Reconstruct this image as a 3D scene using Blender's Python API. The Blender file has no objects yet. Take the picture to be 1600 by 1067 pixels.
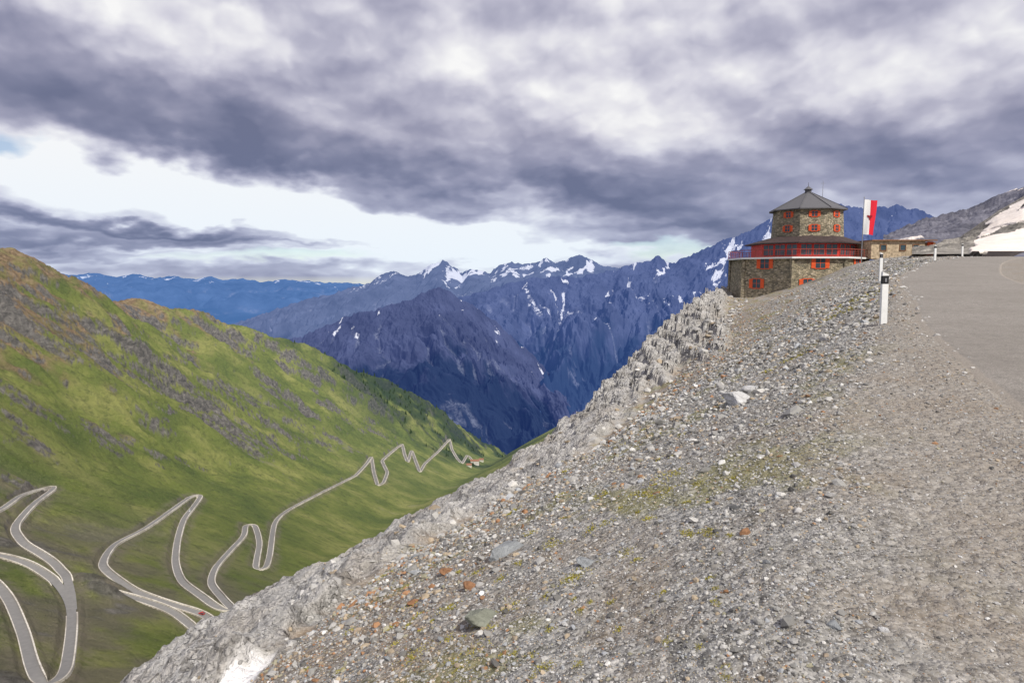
import bpy, math, random
import numpy as np
from mathutils import Vector, kdtree
random.seed(5); rng=np.random.default_rng(7)
F_=1067.0; CX=800.0; CY=533.5; P=math.radians(5.5); cp,sp=math.cos(P),math.sin(P)
def unp(u,v,Y):
    a=(u-CX)/F_; b=-(v-CY)/F_
    dy=cp+b*sp; dz=-sp+b*cp
    return (a/dy*Y, Y, dz/dy*Y)
def proj(x,y,z):
    d=y*cp-z*sp; b=(y*sp+z*cp)/d
    return CX+F_*x/d, CY-F_*b
# ---------- numpy noise
_perm=np.random.default_rng(3).permutation(512).astype(np.int64)
_ang=np.random.default_rng(4).uniform(0,2*np.pi,512)
_gx=np.cos(_ang); _gy=np.sin(_ang)
def perlin(x,y):
    xi=np.floor(x).astype(np.int64); yi=np.floor(y).astype(np.int64)
    xf=x-xi; yf=y-yi
    u=xf*xf*xf*(xf*(xf*6-15)+10); v=yf*yf*yf*(yf*(yf*6-15)+10)
    def g(i,j,dx,dy):
        h=_perm[(_perm[i&511]+j)&511]
        return _gx[h]*dx+_gy[h]*dy
    a=g(xi,yi,xf,yf); b=g(xi+1,yi,xf-1,yf); c=g(xi,yi+1,xf,yf-1); d=g(xi+1,yi+1,xf-1,yf-1)
    return (a*(1-u)+b*u)*(1-v)+(c*(1-u)+d*u)*v*1.0
def fbm(x,y,o=5,g=.5,l=2.03):
    s=0;a=1;t=0
    for i in range(o):
        s=s+a*perlin(x+i*17.3,y+i*9.1); t+=a; a*=g; x=x*l; y=y*l
    return s/t*1.6
def ridged(x,y,o=5,g=.5,l=2.05):
    s=0;a=1;t=0
    for i in range(o):
        s=s+a*(1-np.abs(perlin(x+i*13.7,y+i*5.3))*2.2); t+=a; a*=g; x,y=(x*.8-y*.6)*l,(x*.6+y*.8)*l
    return s/t
def sst(a,b,x):
    t=np.clip((x-a)/(b-a),0,1); return t*t*(3-2*t)
# ---------- mesh helpers
COL=bpy.context.scene.collection
def raw_mesh(name,V,Fc,attrs=None,smooth=True,colors=None):
    V=np.asarray(V,dtype=np.float32); Fc=np.asarray(Fc,dtype=np.int32)
    k=Fc.shape[1]; n=Fc.shape[0]
    me=bpy.data.meshes.new(name)
    me.vertices.add(len(V)); me.vertices.foreach_set('co',V.ravel())
    me.loops.add(n*k); me.loops.foreach_set('vertex_index',Fc.ravel())
    me.polygons.add(n); me.polygons.foreach_set('loop_start',np.arange(0,n*k,k,dtype=np.int32))
    try: me.polygons.foreach_set('loop_total',np.full(n,k,dtype=np.int32))
    except Exception: pass
    me.update(calc_edges=True); me.validate()
    me.polygons.foreach_set('use_smooth',np.full(n,smooth,dtype=bool))
    for kx,a in (attrs or {}).items():
        at=me.attributes.new(kx,'FLOAT','POINT'); at.data.foreach_set('value',np.asarray(a,dtype=np.float32).ravel())
    for kx,a in (colors or {}).items():
        at=me.attributes.new(kx,'FLOAT_COLOR','POINT'); at.data.foreach_set('color',np.asarray(a,dtype=np.float32).ravel())
    return me
def grid_faces(R,C):
    i=np.arange(R-1)[:,None]*C+np.arange(C-1)[None,:]
    return np.stack([i,i+1,i+C+1,i+C],-1).reshape(-1,4)
def obj(name,me,mat=None,parent=None,kind=None,label=None,cat=None,loc=None,group=None):
    o=bpy.data.objects.new(name,me); COL.objects.link(o)
    if mat and me: me.materials.append(mat)
    if parent: o.parent=parent
    if kind: o['kind']=kind
    if label: o['label']=label
    if cat: o['category']=cat
    if group: o['group']=group
    if loc is not None: o.location=loc
    return o
def grid_obj(name,X,Y,Z,mat,attrs=None,**kw):
    R,C=X.shape
    V=np.stack([X,Y,Z],-1).reshape(-1,3)
    return obj(name,raw_mesh(name,V,grid_faces(R,C),attrs),mat,**kw)
# ---------- node helpers
class G:
    def __init__(s,tree): s.t=tree; tree.nodes.clear()
    def n(s,ty,ins=None,**pr):
        nd=s.t.nodes.new(ty)
        for k,v in pr.items(): setattr(nd,k,v)
        for k,v in (ins or {}).items():
            sk=nd.inputs[k]
            if isinstance(v,bpy.types.NodeSocket): s.t.links.new(v,sk)
            else: sk.default_value=v
        return nd
    def m(s,op,a,b=0.0,c=0.0,clamp=False):
        nd=s.n('ShaderNodeMath',{0:a,1:b,2:c},operation=op); nd.use_clamp=clamp
        return nd.outputs[0]
    def vm(s,op,a,b=(0,0,0)):
        return s.n('ShaderNodeVectorMath',{0:a,1:b},operation=op).outputs[0]
    def mix(s,f,a,b,mode='MIX'):
        nd=s.t.nodes.new('ShaderNodeMix'); nd.data_type='RGBA'; nd.blend_type=mode
        for i,v in ((0,f),(6,a),(7,b)):
            if isinstance(v,bpy.types.NodeSocket): s.t.links.new(v,nd.inputs[i])
            else: nd.inputs[i].default_value=(tuple(v)+(1,))[:4] if i>0 else v
        return nd.outputs[2]
    def ramp(s,f,pts,interp='LINEAR'):
        nd=s.n('ShaderNodeValToRGB',{0:f}); cr=nd.color_ramp; cr.interpolation=interp
        while len(cr.elements)<len(pts): cr.elements.new(.5)
        for e,(p,c) in zip(cr.elements,pts):
            e.position=p; e.color=(c,c,c,1) if not isinstance(c,tuple) else (c+(1,))[:4]
        return nd.outputs[0]
    def attr(s,name,out='Fac'): return s.n('ShaderNodeAttribute',attribute_name=name).outputs[out]
    def pos(s): return s.n('ShaderNodeNewGeometry').outputs['Position']
    def noise(s,vec,sc,det=5,rough=.55,dist=0.0,out=0,dim='3D'):
        return s.n('ShaderNodeTexNoise',{'Vector':vec,'Scale':sc,'Detail':det,'Roughness':rough,'Distortion':dist},noise_dimensions=dim).outputs[out]
    def vor(s,vec,sc,out='Distance',feat='F1'):
        return s.n('ShaderNodeTexVoronoi',{'Vector':vec,'Scale':sc},feature=feat).outputs[out]
    def bump(s,h,st,d,nrm=None):
        i={'Height':h,'Strength':st,'Distance':d}
        if nrm: i['Normal']=nrm
        return s.n('ShaderNodeBump',i).outputs[0]
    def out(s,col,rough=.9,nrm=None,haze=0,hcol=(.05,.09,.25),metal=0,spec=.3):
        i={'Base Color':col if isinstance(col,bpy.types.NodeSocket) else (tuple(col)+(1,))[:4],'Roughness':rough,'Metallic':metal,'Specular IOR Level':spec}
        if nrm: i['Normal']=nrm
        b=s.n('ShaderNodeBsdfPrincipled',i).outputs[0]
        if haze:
            e=s.n('ShaderNodeEmission',{'Color':hcol+(1,),'Strength':1.0}).outputs[0]  # aerial haze painted in: flat coloured emission mixed over the surface
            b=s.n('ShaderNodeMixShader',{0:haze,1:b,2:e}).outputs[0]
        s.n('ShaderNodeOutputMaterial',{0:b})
def mat(name):
    m=bpy.data.materials.new(name); m.use_nodes=True; return m,G(m.node_tree)
def simple(name,c,rough=.7,var=.25,scale=8,bump=.02,metal=0):
    m,g=mat(name); p=g.n('ShaderNodeTexCoord').outputs['Object']
    nz=g.noise(p,scale,6,.6)
    col=g.mix(g.ramp(nz,[(.3,0.0),(.7,1.0)]),tuple(x*(1-var) for x in c),tuple(min(1,x*(1+var)) for x in c))
    g.out(col,rough,g.bump(nz,.5,bump),metal=metal); return m

# ================= CAMERA
cam=bpy.data.cameras.new('camera'); cam.lens=24.0; cam.sensor_width=36; cam.clip_start=.1; cam.clip_end=90000
co=bpy.data.objects.new('camera',cam); COL.objects.link(co); co.rotation_euler=(math.radians(90)-P,0,0)
bpy.context.scene.camera=co

# ================= FOREGROUND RAILS
def pw(l): return [(y,)+tuple(unp(u,v,y)[i] for i in (0,2)) for y,u,v in l]
rC=[(1,3.6,-1.64),(3,3.9,-1.55),(6.5,4.87,-1.32),(9,5.9,-1.10),(13,7.6,-.86),(22,12.3,-.4),(30,16.7,0),(42,25.2,.8),(50,32.5,1.42),(60,41,1.62),(90,66,2.2),(140,105,2.4)]
rD=[(1,.8,-1.64),(3,1.2,-1.6),(7,3.0,-1.38),(13,6.7,-.93),(22,11.5,-.48),(29,15.6,-.04),(42,24.2,.7),(50,31,1.15),(65,36.5,1.75),(90,46,2.35),(110,56,2.5),(140,70,2.5)]
rF=[(1,-.9,-2.1),(2.5,-1.2,-2.4),(4,-1.8,-2.95)]+pw([(5.5,395,1067),(7,485,985),(10,595,893),(15,725,815),(22,872,742),(32,1000,655),(45,1078,575),(65,1133,505),(85,1158,482),(105,1160,468),(140,1160,468)])
rG=[(1,-7.4,-6.5),(5,-7.6,-7.5),(12,-7.8,-8.3)]+pw([(16,250,1030),(22,415,937),(28,585,843),(36,742,763),(45,840,703),(55,915,645),(65,960,592),(80,1000,532),(95,1060,468),(110,1105,452),(140,1105,452)])
def smr(r):
    ys=np.exp(np.linspace(0,np.log(140),200)); a=np.log([p[0] for p in r])
    c=[np.interp(np.log(ys),a,[p[k] for p in r]) for k in (1,2)]
    for k in (0,1):
        for _ in range(40): c[k][1:-1]=(c[k][:-2]+2*c[k][1:-1]+c[k][2:])/4
    return list(zip(ys,c[0],c[1]))
rC,rD,rF,rG=map(smr,(rC,rD,rF,rG))
def ri(r,y,k):
    ly=np.log(y); a=np.log([p[0] for p in r]); return np.interp(ly,a,[p[k] for p in r])
bw=lambda y: np.interp(y,[1,12,24,40,50,60,140],[5.5,5.0,4.3,4.2,4.4,7,20])
def rails(y):
    C=(ri(rC,y,1),ri(rC,y,2)); D=(ri(rD,y,1),ri(rD,y,2)); Fr=(ri(rF,y,1),ri(rF,y,2)); Gr=(ri(rG,y,1),ri(rG,y,2))
    B=(C[0]+bw(y),C[1]+.02); A=(B[0]+30,B[1]+1.5)
    E=((D[0]+Fr[0])/2,(D[1]+Fr[1])/2+.06*(D[1]-Fr[1])-.9*sst(65,88,y))
    H=(Gr[0]-3,Gr[1]-12); I=(Gr[0]-25,Gr[1]-60)
    return [I,H,Gr,Fr,E,D,C,B,A]
def lin(x,rs):
    z=rs[0][1]+0*x
    for (x0,z0),(x1,z1) in zip(rs[:-1],rs[1:]):
        t=np.clip((x-x0)/np.maximum(x1-x0,1e-3),0,1); z=np.where(x>=x0,z0+(z1-z0)*t,z)
    return z
def gh(x,y,full=True):
    rs=rails(y); z=0
    d=.03*y+.15
    for k in (-1,-.5,0,.5,1): z=z+lin(x+k*d,rs)/5
    xF=rs[3][0]; xC=rs[6][0]; xB=rs[7][0]
    rock=sst(0,1,(xF-x+.12*y*fbm(x*.5/(.05*y+.5),y*.5/(.05*y+.5)+4,4))/(.05*y+.3))
    r1=ridged(x/3.0+y/6,y/5.0-x/8,8,.58)-.5; r2=ridged(x/9+.3*fbm(x/5,y/5,3),y/8,8,.62)-.5
    st=(z*.9+x*.25+r2*3.2); q2=(np.floor(st*1.1)/1.1-st)*.6
    far=sst(22,60,y)
    z=z+rock*((1-far)*r1*.95+far*(r2*4.8+q2)+.28)
    onroad=sst(-.9,-.1,x-xC)*(1-sst(.1,.9,x-xB))
    soft=(1-rock)*(1-onroad)
    z=z+soft*(.05*fbm(x*.9,y*.9,4)+.018*fbm(x*6,y*6,3)+np.minimum(.004*y,.25)*fbm(x/3,y/3,4)*sst(0,3,xC-x))
    z=z*(1-onroad)+(rs[6][1]-.012)*onroad
    return (z,rock,onroad) if full else z
rows=np.exp(np.linspace(np.log(1.1),np.log(138),1050))
fr=[18,34,280,200,190,80,50,20]
tt=np.concatenate([i+np.arange(n)/n for i,n in enumerate(fr)]+[[len(fr)]])
YY=np.repeat(rows[:,None],len(tt),1)
rs=rails(rows); RX=np.stack([r[0] for r in rs],1)
idx=np.minimum(tt.astype(int),len(fr)-1); ft=tt-idx
XX=RX[:,idx]*(1-ft)+RX[:,idx+1]*ft
ZZ,ROCK,_o=gh(XX,YY)
xF=rs[3][0][:,None]; xD=rs[5][0][:,None]; xC=rs[6][0][:,None]
dirt=sst(-.4,.5,(XX-(xD+ .1*(xC-xD)))/(xC-xD+.1)+.4*fbm(XX*.8,YY*.8,4))
q=(xF-XX)/(.05*YY+.3)
pale=sst(.35,.45,q+.12*fbm(XX*1.5,YY*1.5,3))*(1-sst(.95,1.1,q+.2*fbm(XX,YY+8,3)))*(sst(5.3,5.5,YY)*(1-sst(6.5,6.8,YY+.3*fbm(XX*2,YY*2,3))))
mossA=sst(.08,.34,fbm(XX*.55+3,YY*.45,5)+.3*fbm(XX*3,YY*3,3))*(1-ROCK)*(1-dirt)
leftw=(1-sst(-.1,.6,(XX-xF)/(xC-xF)))*(1-ROCK)

# ---- ground material
mg,g=mat('gravel_ground')
p=g.pos()
c1=g.vor(p,42,'Color'); d1=g.vor(p,42); c2=g.vor(p,13,'Color'); d2=g.vor(p,13)
v1=g.n('ShaderNodeSeparateColor',{0:c1}).outputs[0]; v2=g.n('ShaderNodeSeparateColor',{0:c2}).outputs[1]
n1=g.noise(p,1.1,8,.6); n2=g.noise(p,90,4,.7); n3=g.noise(p,.35,5,.6)
grav=g.ramp(v1,[(0,(.085,.083,.078)),(.35,(.25,.243,.228)),(.7,(.40,.39,.365)),(.92,(.53,.51,.475)),(1,(.68,.66,.62))])
grav=g.mix(.35,grav,g.ramp(v2,[(0,(.12,.115,.105)),(.6,(.33,.32,.295)),(1,(.5,.48,.445))]))
grav=g.mix(g.ramp(n1,[(.45,0.0),(.68,.45)]),grav,(.25,.185,.12))
grav=g.mix(g.m('MULTIPLY',g.attr('warm'),g.ramp(n1,[(.38,0.0),(.6,.6)])),grav,(.30,.205,.115))
grav=g.mix(g.m('MULTIPLY',g.attr('moss'),.55),grav,g.mix(n2,(.11,.11,.022),(.3,.275,.06)))
dirtc=g.mix(g.ramp(n2,[(.35,0.0),(.7,1.0)]),(.18,.15,.12),(.43,.375,.31))
grav=g.mix(g.m('MULTIPLY',g.attr('dirt'),.6),grav,dirtc)
rk=g.noise(g.vm('MULTIPLY',p,(1,.6,2.2)),.9,10,.66,.6)
rc=g.ramp(rk,[(.28,(.22,.21,.2)),(.42,(.45,.435,.415)),(.58,(.63,.61,.58)),(.8,(.78,.76,.73))])
rc=g.mix(g.ramp(n3,[(.5,0.0),(.65,.3)]),rc,(.42,.34,.25))
pwp=g.vm('ADD',g.vm('MULTIPLY',p,(1,.6,1.5)),g.vm('MULTIPLY',g.noise(p,1.0,5,out=1),(1.6,1.6,1.6)))
ce=g.vor(pwp,.6,feat='DISTANCE_TO_EDGE'); ce2=g.vor(pwp,3.2,feat='DISTANCE_TO_EDGE')
rc=g.mix(g.ramp(ce,[(0,.7),(.03,0.0)]),rc,(.09,.08,.07)); rc=g.mix(g.ramp(ce2,[(0,.35),(.05,0.0)]),rc,(.16,.145,.13))
col=g.mix(g.attr('rock'),grav,rc)
col=g.mix(g.attr('pale'),col,(.85,.83,.81))
ao=g.m('SUBTRACT',1.0,d1)  # inverted cell distance, bump height of the small stones
h=g.m('ADD',g.m('MULTIPLY',ao,.6),g.m('MULTIPLY',n2,.4))
b=g.bump(h,.9,.02); b=g.bump(g.m('SUBTRACT',1.0,d2),.6,.045,b)
rh=g.m('ADD',g.m('MULTIPLY',rk,.7),g.m('ADD',g.m('MULTIPLY',g.ramp(ce,[(0,0.0),(.15,1.0)]),.25),g.m('MULTIPLY',g.ramp(ce2,[(0,0.0),(.2,1.0)]),.08)))
b=g.bump(g.m('MULTIPLY',rh,g.m('MULTIPLY',g.attr('rock'),g.m('SUBTRACT',1.0,g.attr('pale')))),1.0,.55,b)
g.out(col,.95,b,spec=.15)
grid_obj('ground',XX,YY,ZZ,mg,{'rock':ROCK,'dirt':dirt,'pale':pale,'moss':mossA,'warm':leftw},kind='structure',label='stony gravel mountainside with pale rocky edge and dirt shoulder')

# ---- asphalt road
ma,g=mat('asphalt'); p=g.pos()
n1=g.noise(p,.5,6,.6); n2=g.noise(p,60,5,.85); n4=g.noise(p,6,5,.7); av=g.n('ShaderNodeSeparateColor',{0:g.vor(p,75,'Color')}).outputs[0]
col=g.mix(g.ramp(n2,[(.38,0.0),(.62,1.0)]),(.16,.145,.128),(.41,.375,.335))
col=g.mix(.45,col,g.ramp(av,[(0,(.115,.105,.093)),(.6,(.29,.267,.24)),(1,(.48,.445,.4))]))
col=g.mix(g.ramp(n1,[(.4,0.0),(.6,.45)]),col,(.22,.2,.175))
col=g.mix(g.ramp(n4,[(.35,.35),(.55,0.0)]),col,(.15,.137,.122))
col=g.mix(g.ramp(g.m('ADD',g.attr('edge'),g.m('MULTIPLY',g.m('SUBTRACT',n4,.5),.6)),[(.55,0.0),(.75,.9)]),col,g.mix(g.ramp(n2,[(.35,0.0),(.65,1.0)]),(.19,.165,.14),(.43,.385,.33)))
g.out(col,.9,g.bump(n2,.8,.012),spec=.15)
rr=np.exp(np.linspace(np.log(1.1),np.log(100),600)); s=np.concatenate([[-.05,-.02],np.linspace(0,1,30),[1.02,1.05]]); nc=len(s)
RY=np.repeat(rr[:,None],nc,1)
wob=.06*fbm(rr*1.3,rr*0+3,5)[:,None]
X0=ri(rC,rr,1)[:,None]+wob; X1=X0-wob+bw(rr)[:,None]; RXX=X0+(X1-X0)*s
sc_=np.clip(s,0,1); ov=np.maximum(-s,0)+np.maximum(s-1,0)
RZ=ri(rC,rr,2)[:,None]+.0*RXX+.03*np.sin(sc_*np.pi)[None]+.002-ov[None]*1.6+.012*fbm(RXX*.8,RY*.8,3)*np.sin(sc_*np.pi)[None]
grid_obj('road',RXX,RY,RZ,ma,{'edge':np.repeat((1-sst(-.01,.05,s)+sst(.95,1,s))[None],600,0)},kind='structure',label='narrow grey asphalt mountain road curving past the hut')

# ================= GRAVEL STONES (stuff)
def ico():
    t=(1+5**.5)/2
    v=np.array([(-1,t,0),(1,t,0),(-1,-t,0),(1,-t,0),(0,-1,t),(0,1,t),(0,-1,-t),(0,1,-t),(t,0,-1),(t,0,1),(-t,0,-1),(-t,0,1)],float)
    v/=np.linalg.norm(v[0])
    f=np.array([(0,11,5),(0,5,1),(0,1,7),(0,7,10),(0,10,11),(1,5,9),(5,11,4),(11,10,2),(10,7,6),(7,1,8),(3,9,4),(3,4,2),(3,2,6),(3,6,8),(3,8,9),(4,9,5),(2,4,11),(6,2,10),(8,6,7),(9,8,1)])
    return v,f
iv,jf=ico()
pal=np.array([(.44,.43,.41),(.29,.285,.27),(.56,.545,.515),(.14,.137,.13),(.42,.34,.24),(.38,.2,.1),(.74,.73,.7),(.38,.395,.41),(.34,.32,.22)])
def stones(name,x,y,size,pr,mat_,label):
    N=len(x); z=gh(x,y,False)
    jit=rng.uniform(.6,1.25,(N,12,1))
    pv=iv[None]*jit*np.stack([rng.uniform(.7,1.3,N),rng.uniform(.7,1.3,N),rng.uniform(.35,.85,N)],-1)[:,None,:]
    a=rng.uniform(0,6.28,N); ca,sa=np.cos(a),np.sin(a); tl=rng.normal(0,.4,N); ct,st_=np.cos(tl),np.sin(tl)
    px=pv[...,0]*ct[:,None]-pv[...,2]*st_[:,None]; pz=pv[...,0]*st_[:,None]+pv[...,2]*ct[:,None]
    qx=px*ca[:,None]-pv[...,1]*sa[:,None]; qy=px*sa[:,None]+pv[...,1]*ca[:,None]
    S=size[:,None]
    PV=np.stack([x[:,None]+qx*S,y[:,None]+qy*S,z[:,None]+pz*S+S*.15],-1).reshape(-1,3)
    PF=(jf[None]+12*np.arange(N)[:,None,None]).reshape(-1,3)
    cc=pal[pr]*rng.uniform(.72,1.28,(N,1)); cc=np.concatenate([cc,np.ones((N,1))],1)
    obj(name,raw_mesh(name,PV,PF,smooth=False,colors={'tone':np.repeat(cc,12,0)}),mat_,kind='stuff',label=label,cat='gravel')
mp,g=mat('gravel_stone'); p=g.pos()
nn=g.noise(p,60,4,.7)
col=g.mix(g.ramp(nn,[(.3,.38),(.65,0.0)]),g.attr('tone','Color'),(.17,.15,.125))
g.out(col,.9,g.bump(nn,.6,.01),spec=.2)
N=125000
k=rng.random(N)<.65
y=np.where(k,1/rng.uniform(1/75,1/2.0,N),np.exp(rng.uniform(np.log(2.2),np.log(85),N)))
xf=ri(rF,y,1); xc=ri(rC,y,1)
x=xf-.015*y-.1+(xc+.02-xf+.015*y)*rng.random(N)
z=gh(x,y,False)
u,v=proj(x,y,z); keep=(u>-20)&(u<1640)&(v<1110); x,y,z,xf,xc=[a[keep] for a in (x,y,z,xf,xc)]
cl_=fbm(x*.7/(1+y*.03),y*.7/(1+y*.03),3)
N=len(x)
onD=(x-ri(rD,y,1))/(xc-ri(rD,y,1)+.1)
left=1-sst(-.2,.5,(x-xf)/(xc-xf))
size=np.clip(y,2,40)*.00120*np.exp(rng.normal(0,.6,N)+.5*cl_+.15*left); size=np.clip(size,.004,.12)
size*=np.where(onD>.15,.58,1)
pr=rng.choice(len(pal),N,p=[.24,.2,.17,.12,.11,.02,.03,.08,.03])
red=rng.random(N)<left*.32; pr=np.where(red,rng.choice([4,4,5,4,8,5],N),pr)
stones('gravel',x,y,size,pr,mp,'loose grey and brown gravel stones covering the slope')
N=1800
y=1/rng.uniform(1/60,1/2.5,N); x=ri(rC,y,1)+np.abs(rng.normal(0,.12,N)); 
N2=1500
y2=np.exp(rng.uniform(np.log(6),np.log(110),N2)); a_=ri(rG,y2,1); b_=ri(rF,y2,1); x2=a_+(b_-a_)*rng.beta(3,1.0,N2)*1.05
sz=np.concatenate([np.clip(y*.0012,.004,.03)*np.exp(rng.normal(0,.5,N)),np.clip(y2,5,60)*.0022*np.exp(rng.normal(0,.6,N2))])
pr2=np.concatenate([rng.choice([0,1,2],N),rng.choice([0,2,2,2,0,4],N2)])
stones('rock_debris',np.r_[x,x2],np.r_[y,y2],np.clip(sz,.004,.35),pr2,mp,'broken angular pale rock debris along the rocky rim')

# ================= BOULDERS
def hit(hf,u,v,y0,y1,n=3000):
    d=unp(u,v,1.0); ys=np.exp(np.linspace(math.log(y0),math.log(y1),n))
    hz=hf(d[0]*ys,ys); b=np.where(d[2]*ys<hz)[0]
    if len(b)==0 or b[0]==0: return None
    i=b[0]; Y=ys[i]; return Vector((d[0]*Y,Y,float(hz[i])))
def rockmat(name,c):
    m,g=mat(name); p=g.n('ShaderNodeTexCoord').outputs['Object']
    n=g.noise(g.vm('MULTIPLY',p,(1,1,2.5)),5,10,.7,.5); n2=g.noise(p,40,5,.7)
    col=g.mix(g.ramp(n,[(.3,0.0),(.7,1.0)]),tuple(x*.5 for x in c),tuple(min(.8,x*1.35) for x in c))
    col=g.mix(g.ramp(n2,[(.5,0.0),(.62,.4)]),col,tuple(x*.45 for x in c))
    g.out(col,.92,g.bump(n,.8,.06,g.bump(n2,.5,.01)),spec=.2); return m
RM={'grey':rockmat('grey_rock',(.34,.355,.36)),'pale':rockmat('pale_rock',(.66,.64,.61)),'green':rockmat('lichen_green_rock',(.29,.30,.24)),'rust':rockmat('rust_rock',(.36,.19,.1)),'dark':rockmat('dark_rock',(.14,.14,.14)),'tan':rockmat('tan_rock',(.44,.35,.26))}
def rock_mesh(r,seed):
    import bmesh
    R=np.random.default_rng(seed)
    bm=bmesh.new(); bmesh.ops.create_icosphere(bm,subdivisions=4,radius=1)
    pl=[(Vector(R.normal(0,1,3)).normalized(),R.uniform(.5,.85)) for _ in range(11)]
    off=R.uniform(0,50)
    from mathutils import noise as mn
    for vt in bm.verts:
        c=vt.co.copy()
        for n,d in pl:
            e=c.dot(n)-d
            if e>0: c-=n*e*.93
        c*=1+.09*mn.fractal(c*1.7+Vector((off,0,0)),.7,2,5)
        vt.co=Vector((c.x*r[0],c.y*r[1],c.z*r[2]))
    me=bpy.data.meshes.new('rock'); bm.to_mesh(me); bm.free(); return me
big=[(1156,628,58,.5,'pale','pale angular boulder lying on the gravel slope'),(1174,610,22,.6,'pale',None),(757,968,58,.42,'green','flat greenish grey slab lying in the gravel'),(795,862,54,.38,'grey','long grey slab half sunk in the gravel'),
(737,918,26,.5,'rust','rusty orange stone standing in the gravel'),(648,942,20,.5,'rust','dark reddish stone on the scree'),(918,880,30,.42,'grey','light blue grey stone on the gravel'),(1305,980,24,.5,'grey',None),(1166,833,20,.4,'rust',None),(1383,985,18,.5,'pale',None),
(700,893,22,.4,'rust',None),(560,985,14,.5,'tan',None),(605,1030,16,.5,'grey',None),(880,975,14,.5,'pale',None),(955,1000,16,.5,'pale',None),(1028,1000,15,.4,'tan',None),(1150,793,15,.5,'dark',None),(1280,780,10,.5,'pale',None),(1120,830,10,.5,'dark',None),(885,748,12,.5,'grey',None),
(905,895,10,.5,'pale',None),(1020,973,9,.6,'dark',None),(1440,610,6,.6,'pale',None),(1245,605,10,.5,'pale',None),(1100,700,12,.5,'grey',None),(1000,720,14,.4,'tan',None),(950,760,12,.5,'grey',None),(1060,655,14,.5,'tan',None),(1300,520,7,.6,'pale',None),(1225,575,10,.5,'tan',None),
(1130,585,12,.5,'grey',None),(1190,520,8,.6,'grey',None),(820,800,12,.5,'rust',None),(760,830,13,.5,'tan',None),(650,870,13,.5,'grey',None),(690,1000,14,.5,'grey',None),(1290,1025,10,.5,'tan',None),(1220,990,8,.5,'pale',None),(500,1030,12,.5,'tan',None),(620,975,12,.5,'rust',None),(850,920,12,.45,'tan',None)]
for i,(u,v,pxr,fl,c,lb) in enumerate(big):
    h=hit(lambda a,b:gh(a,b,False),u,v,1.5,120)
    if h is None: continue
    r=h.y/F_*pxr*.68
    me=rock_mesh((r,r*random.uniform(.6,1.0),r*fl),100+i)
    nm={'grey':'grey','pale':'pale whitish','green':'greenish','rust':'rust coloured','dark':'dark','tan':'tan'}[c]
    o=obj('rock',me,RM[c],label=lb or f'{nm} angular stone resting on loose gravel',cat='rock',loc=h+Vector((0,0,r*fl*.08)),group='stones scattered on the gravel slope')
    o.rotation_euler=(random.uniform(-.15,.15),random.uniform(.05,.4),random.uniform(0,6))

# ================= MOSS / GRASS TUFTS
tv=[];tf=[];tc=[]
cl=[(1045,742,24),(1035,770,16),(900,900,18),(860,850,16),(1000,770,12),(1110,835,10),(745,1015,18),(800,945,16),(650,1020,18),(940,775,12),(1200,580,8),(1330,470,26),(1350,465,26),(1300,495,22),(1240,560,14),(1340,480,22),(600,900,12),(700,950,12),(890,905,14)]
for _ in range(150): cl.append((random.uniform(450,1150),random.uniform(620,1060),random.uniform(3,9)))
for (u,v,rp) in cl:
    h0=hit(lambda a,b:gh(a,b,False),u,v,1.5,110)
    if h0 is None or h0.x<ri(rF,h0.y,1) or h0.x>ri(rD,h0.y,1): continue
    w=h0.y/F_; M=int(rp*9)
    xs=h0.x+rp*w*1.3*rng.normal(0,.55,M); ys=h0.y+rp*w*1.8*rng.normal(0,.55,M); zs=gh(xs,ys,False)
    for x0,y0,z0 in zip(xs,ys,zs):
        L=w*random.uniform(1.2,3.4)
        for q_ in range(4):
            aa=random.uniform(0,6.28); dx,dy=math.cos(aa)*L,math.sin(aa)*L; n=len(tv)
            tv+=[(x0-dy*.25,y0+dx*.25,z0-.3*L),(x0+dy*.25,y0-dx*.25,z0-.3*L),(x0+dx*.8,y0+dy*.8,z0+L*random.uniform(.3,1))]
            tf.append((n,n+1,n+2)); gcol=random.random(); c=(.24+.2*gcol,.23+.14*gcol,.035+.03*gcol,1); tc+=[c]*3
mm,g=mat('moss'); g.out(g.attr('tone','Color'),.9)
obj('moss',raw_mesh('moss',tv,tf,smooth=False,colors={'tone':tc}),mm,kind='stuff',label='yellow green moss and grass tufts between the stones',cat='moss')

# ================= VALLEY HILLSIDE
rK=[(100,-480,60),(500,-640,95)]+pw([(900,-5,378),(980,60,415),(1080,110,446),(1200,150,463),(1330,200,470),(1480,270,474),(1600,310,482),(1700,345,500),(1800,400,512),(1900,450,527),(2000,500,546),(2100,560,570),(2220,615,600),(2300,650,620),(2450,700,655),(2700,762,702),(3400,800,730)])
rV=pw([(100,150,1190),(170,260,1110),(300,430,975),(500,500,880),(900,610,815),(1100,650,790),(1600,715,755),(2250,768,725),(2700,800,717),(3400,820,717)])
def hrails(y):
    K=(ri(rK,y,1),ri(rK,y,2)); V=(ri(rV,y,1),ri(rV,y,2))
    K0=(K[0]-500,K[1]-260); M=(V[0]+.35*(K[0]-V[0]),V[1]+.24*(K[1]-V[1])); W=(V[0]+110,V[1]+45+25*sst(1200,2200,y)); W2=(V[0]+500,V[1]+280)
    M2=(V[0]+.75*(K[0]-V[0]),V[1]+.72*(K[1]-V[1]))
    return [K0,K,M2,M,V,W,W2]
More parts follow.
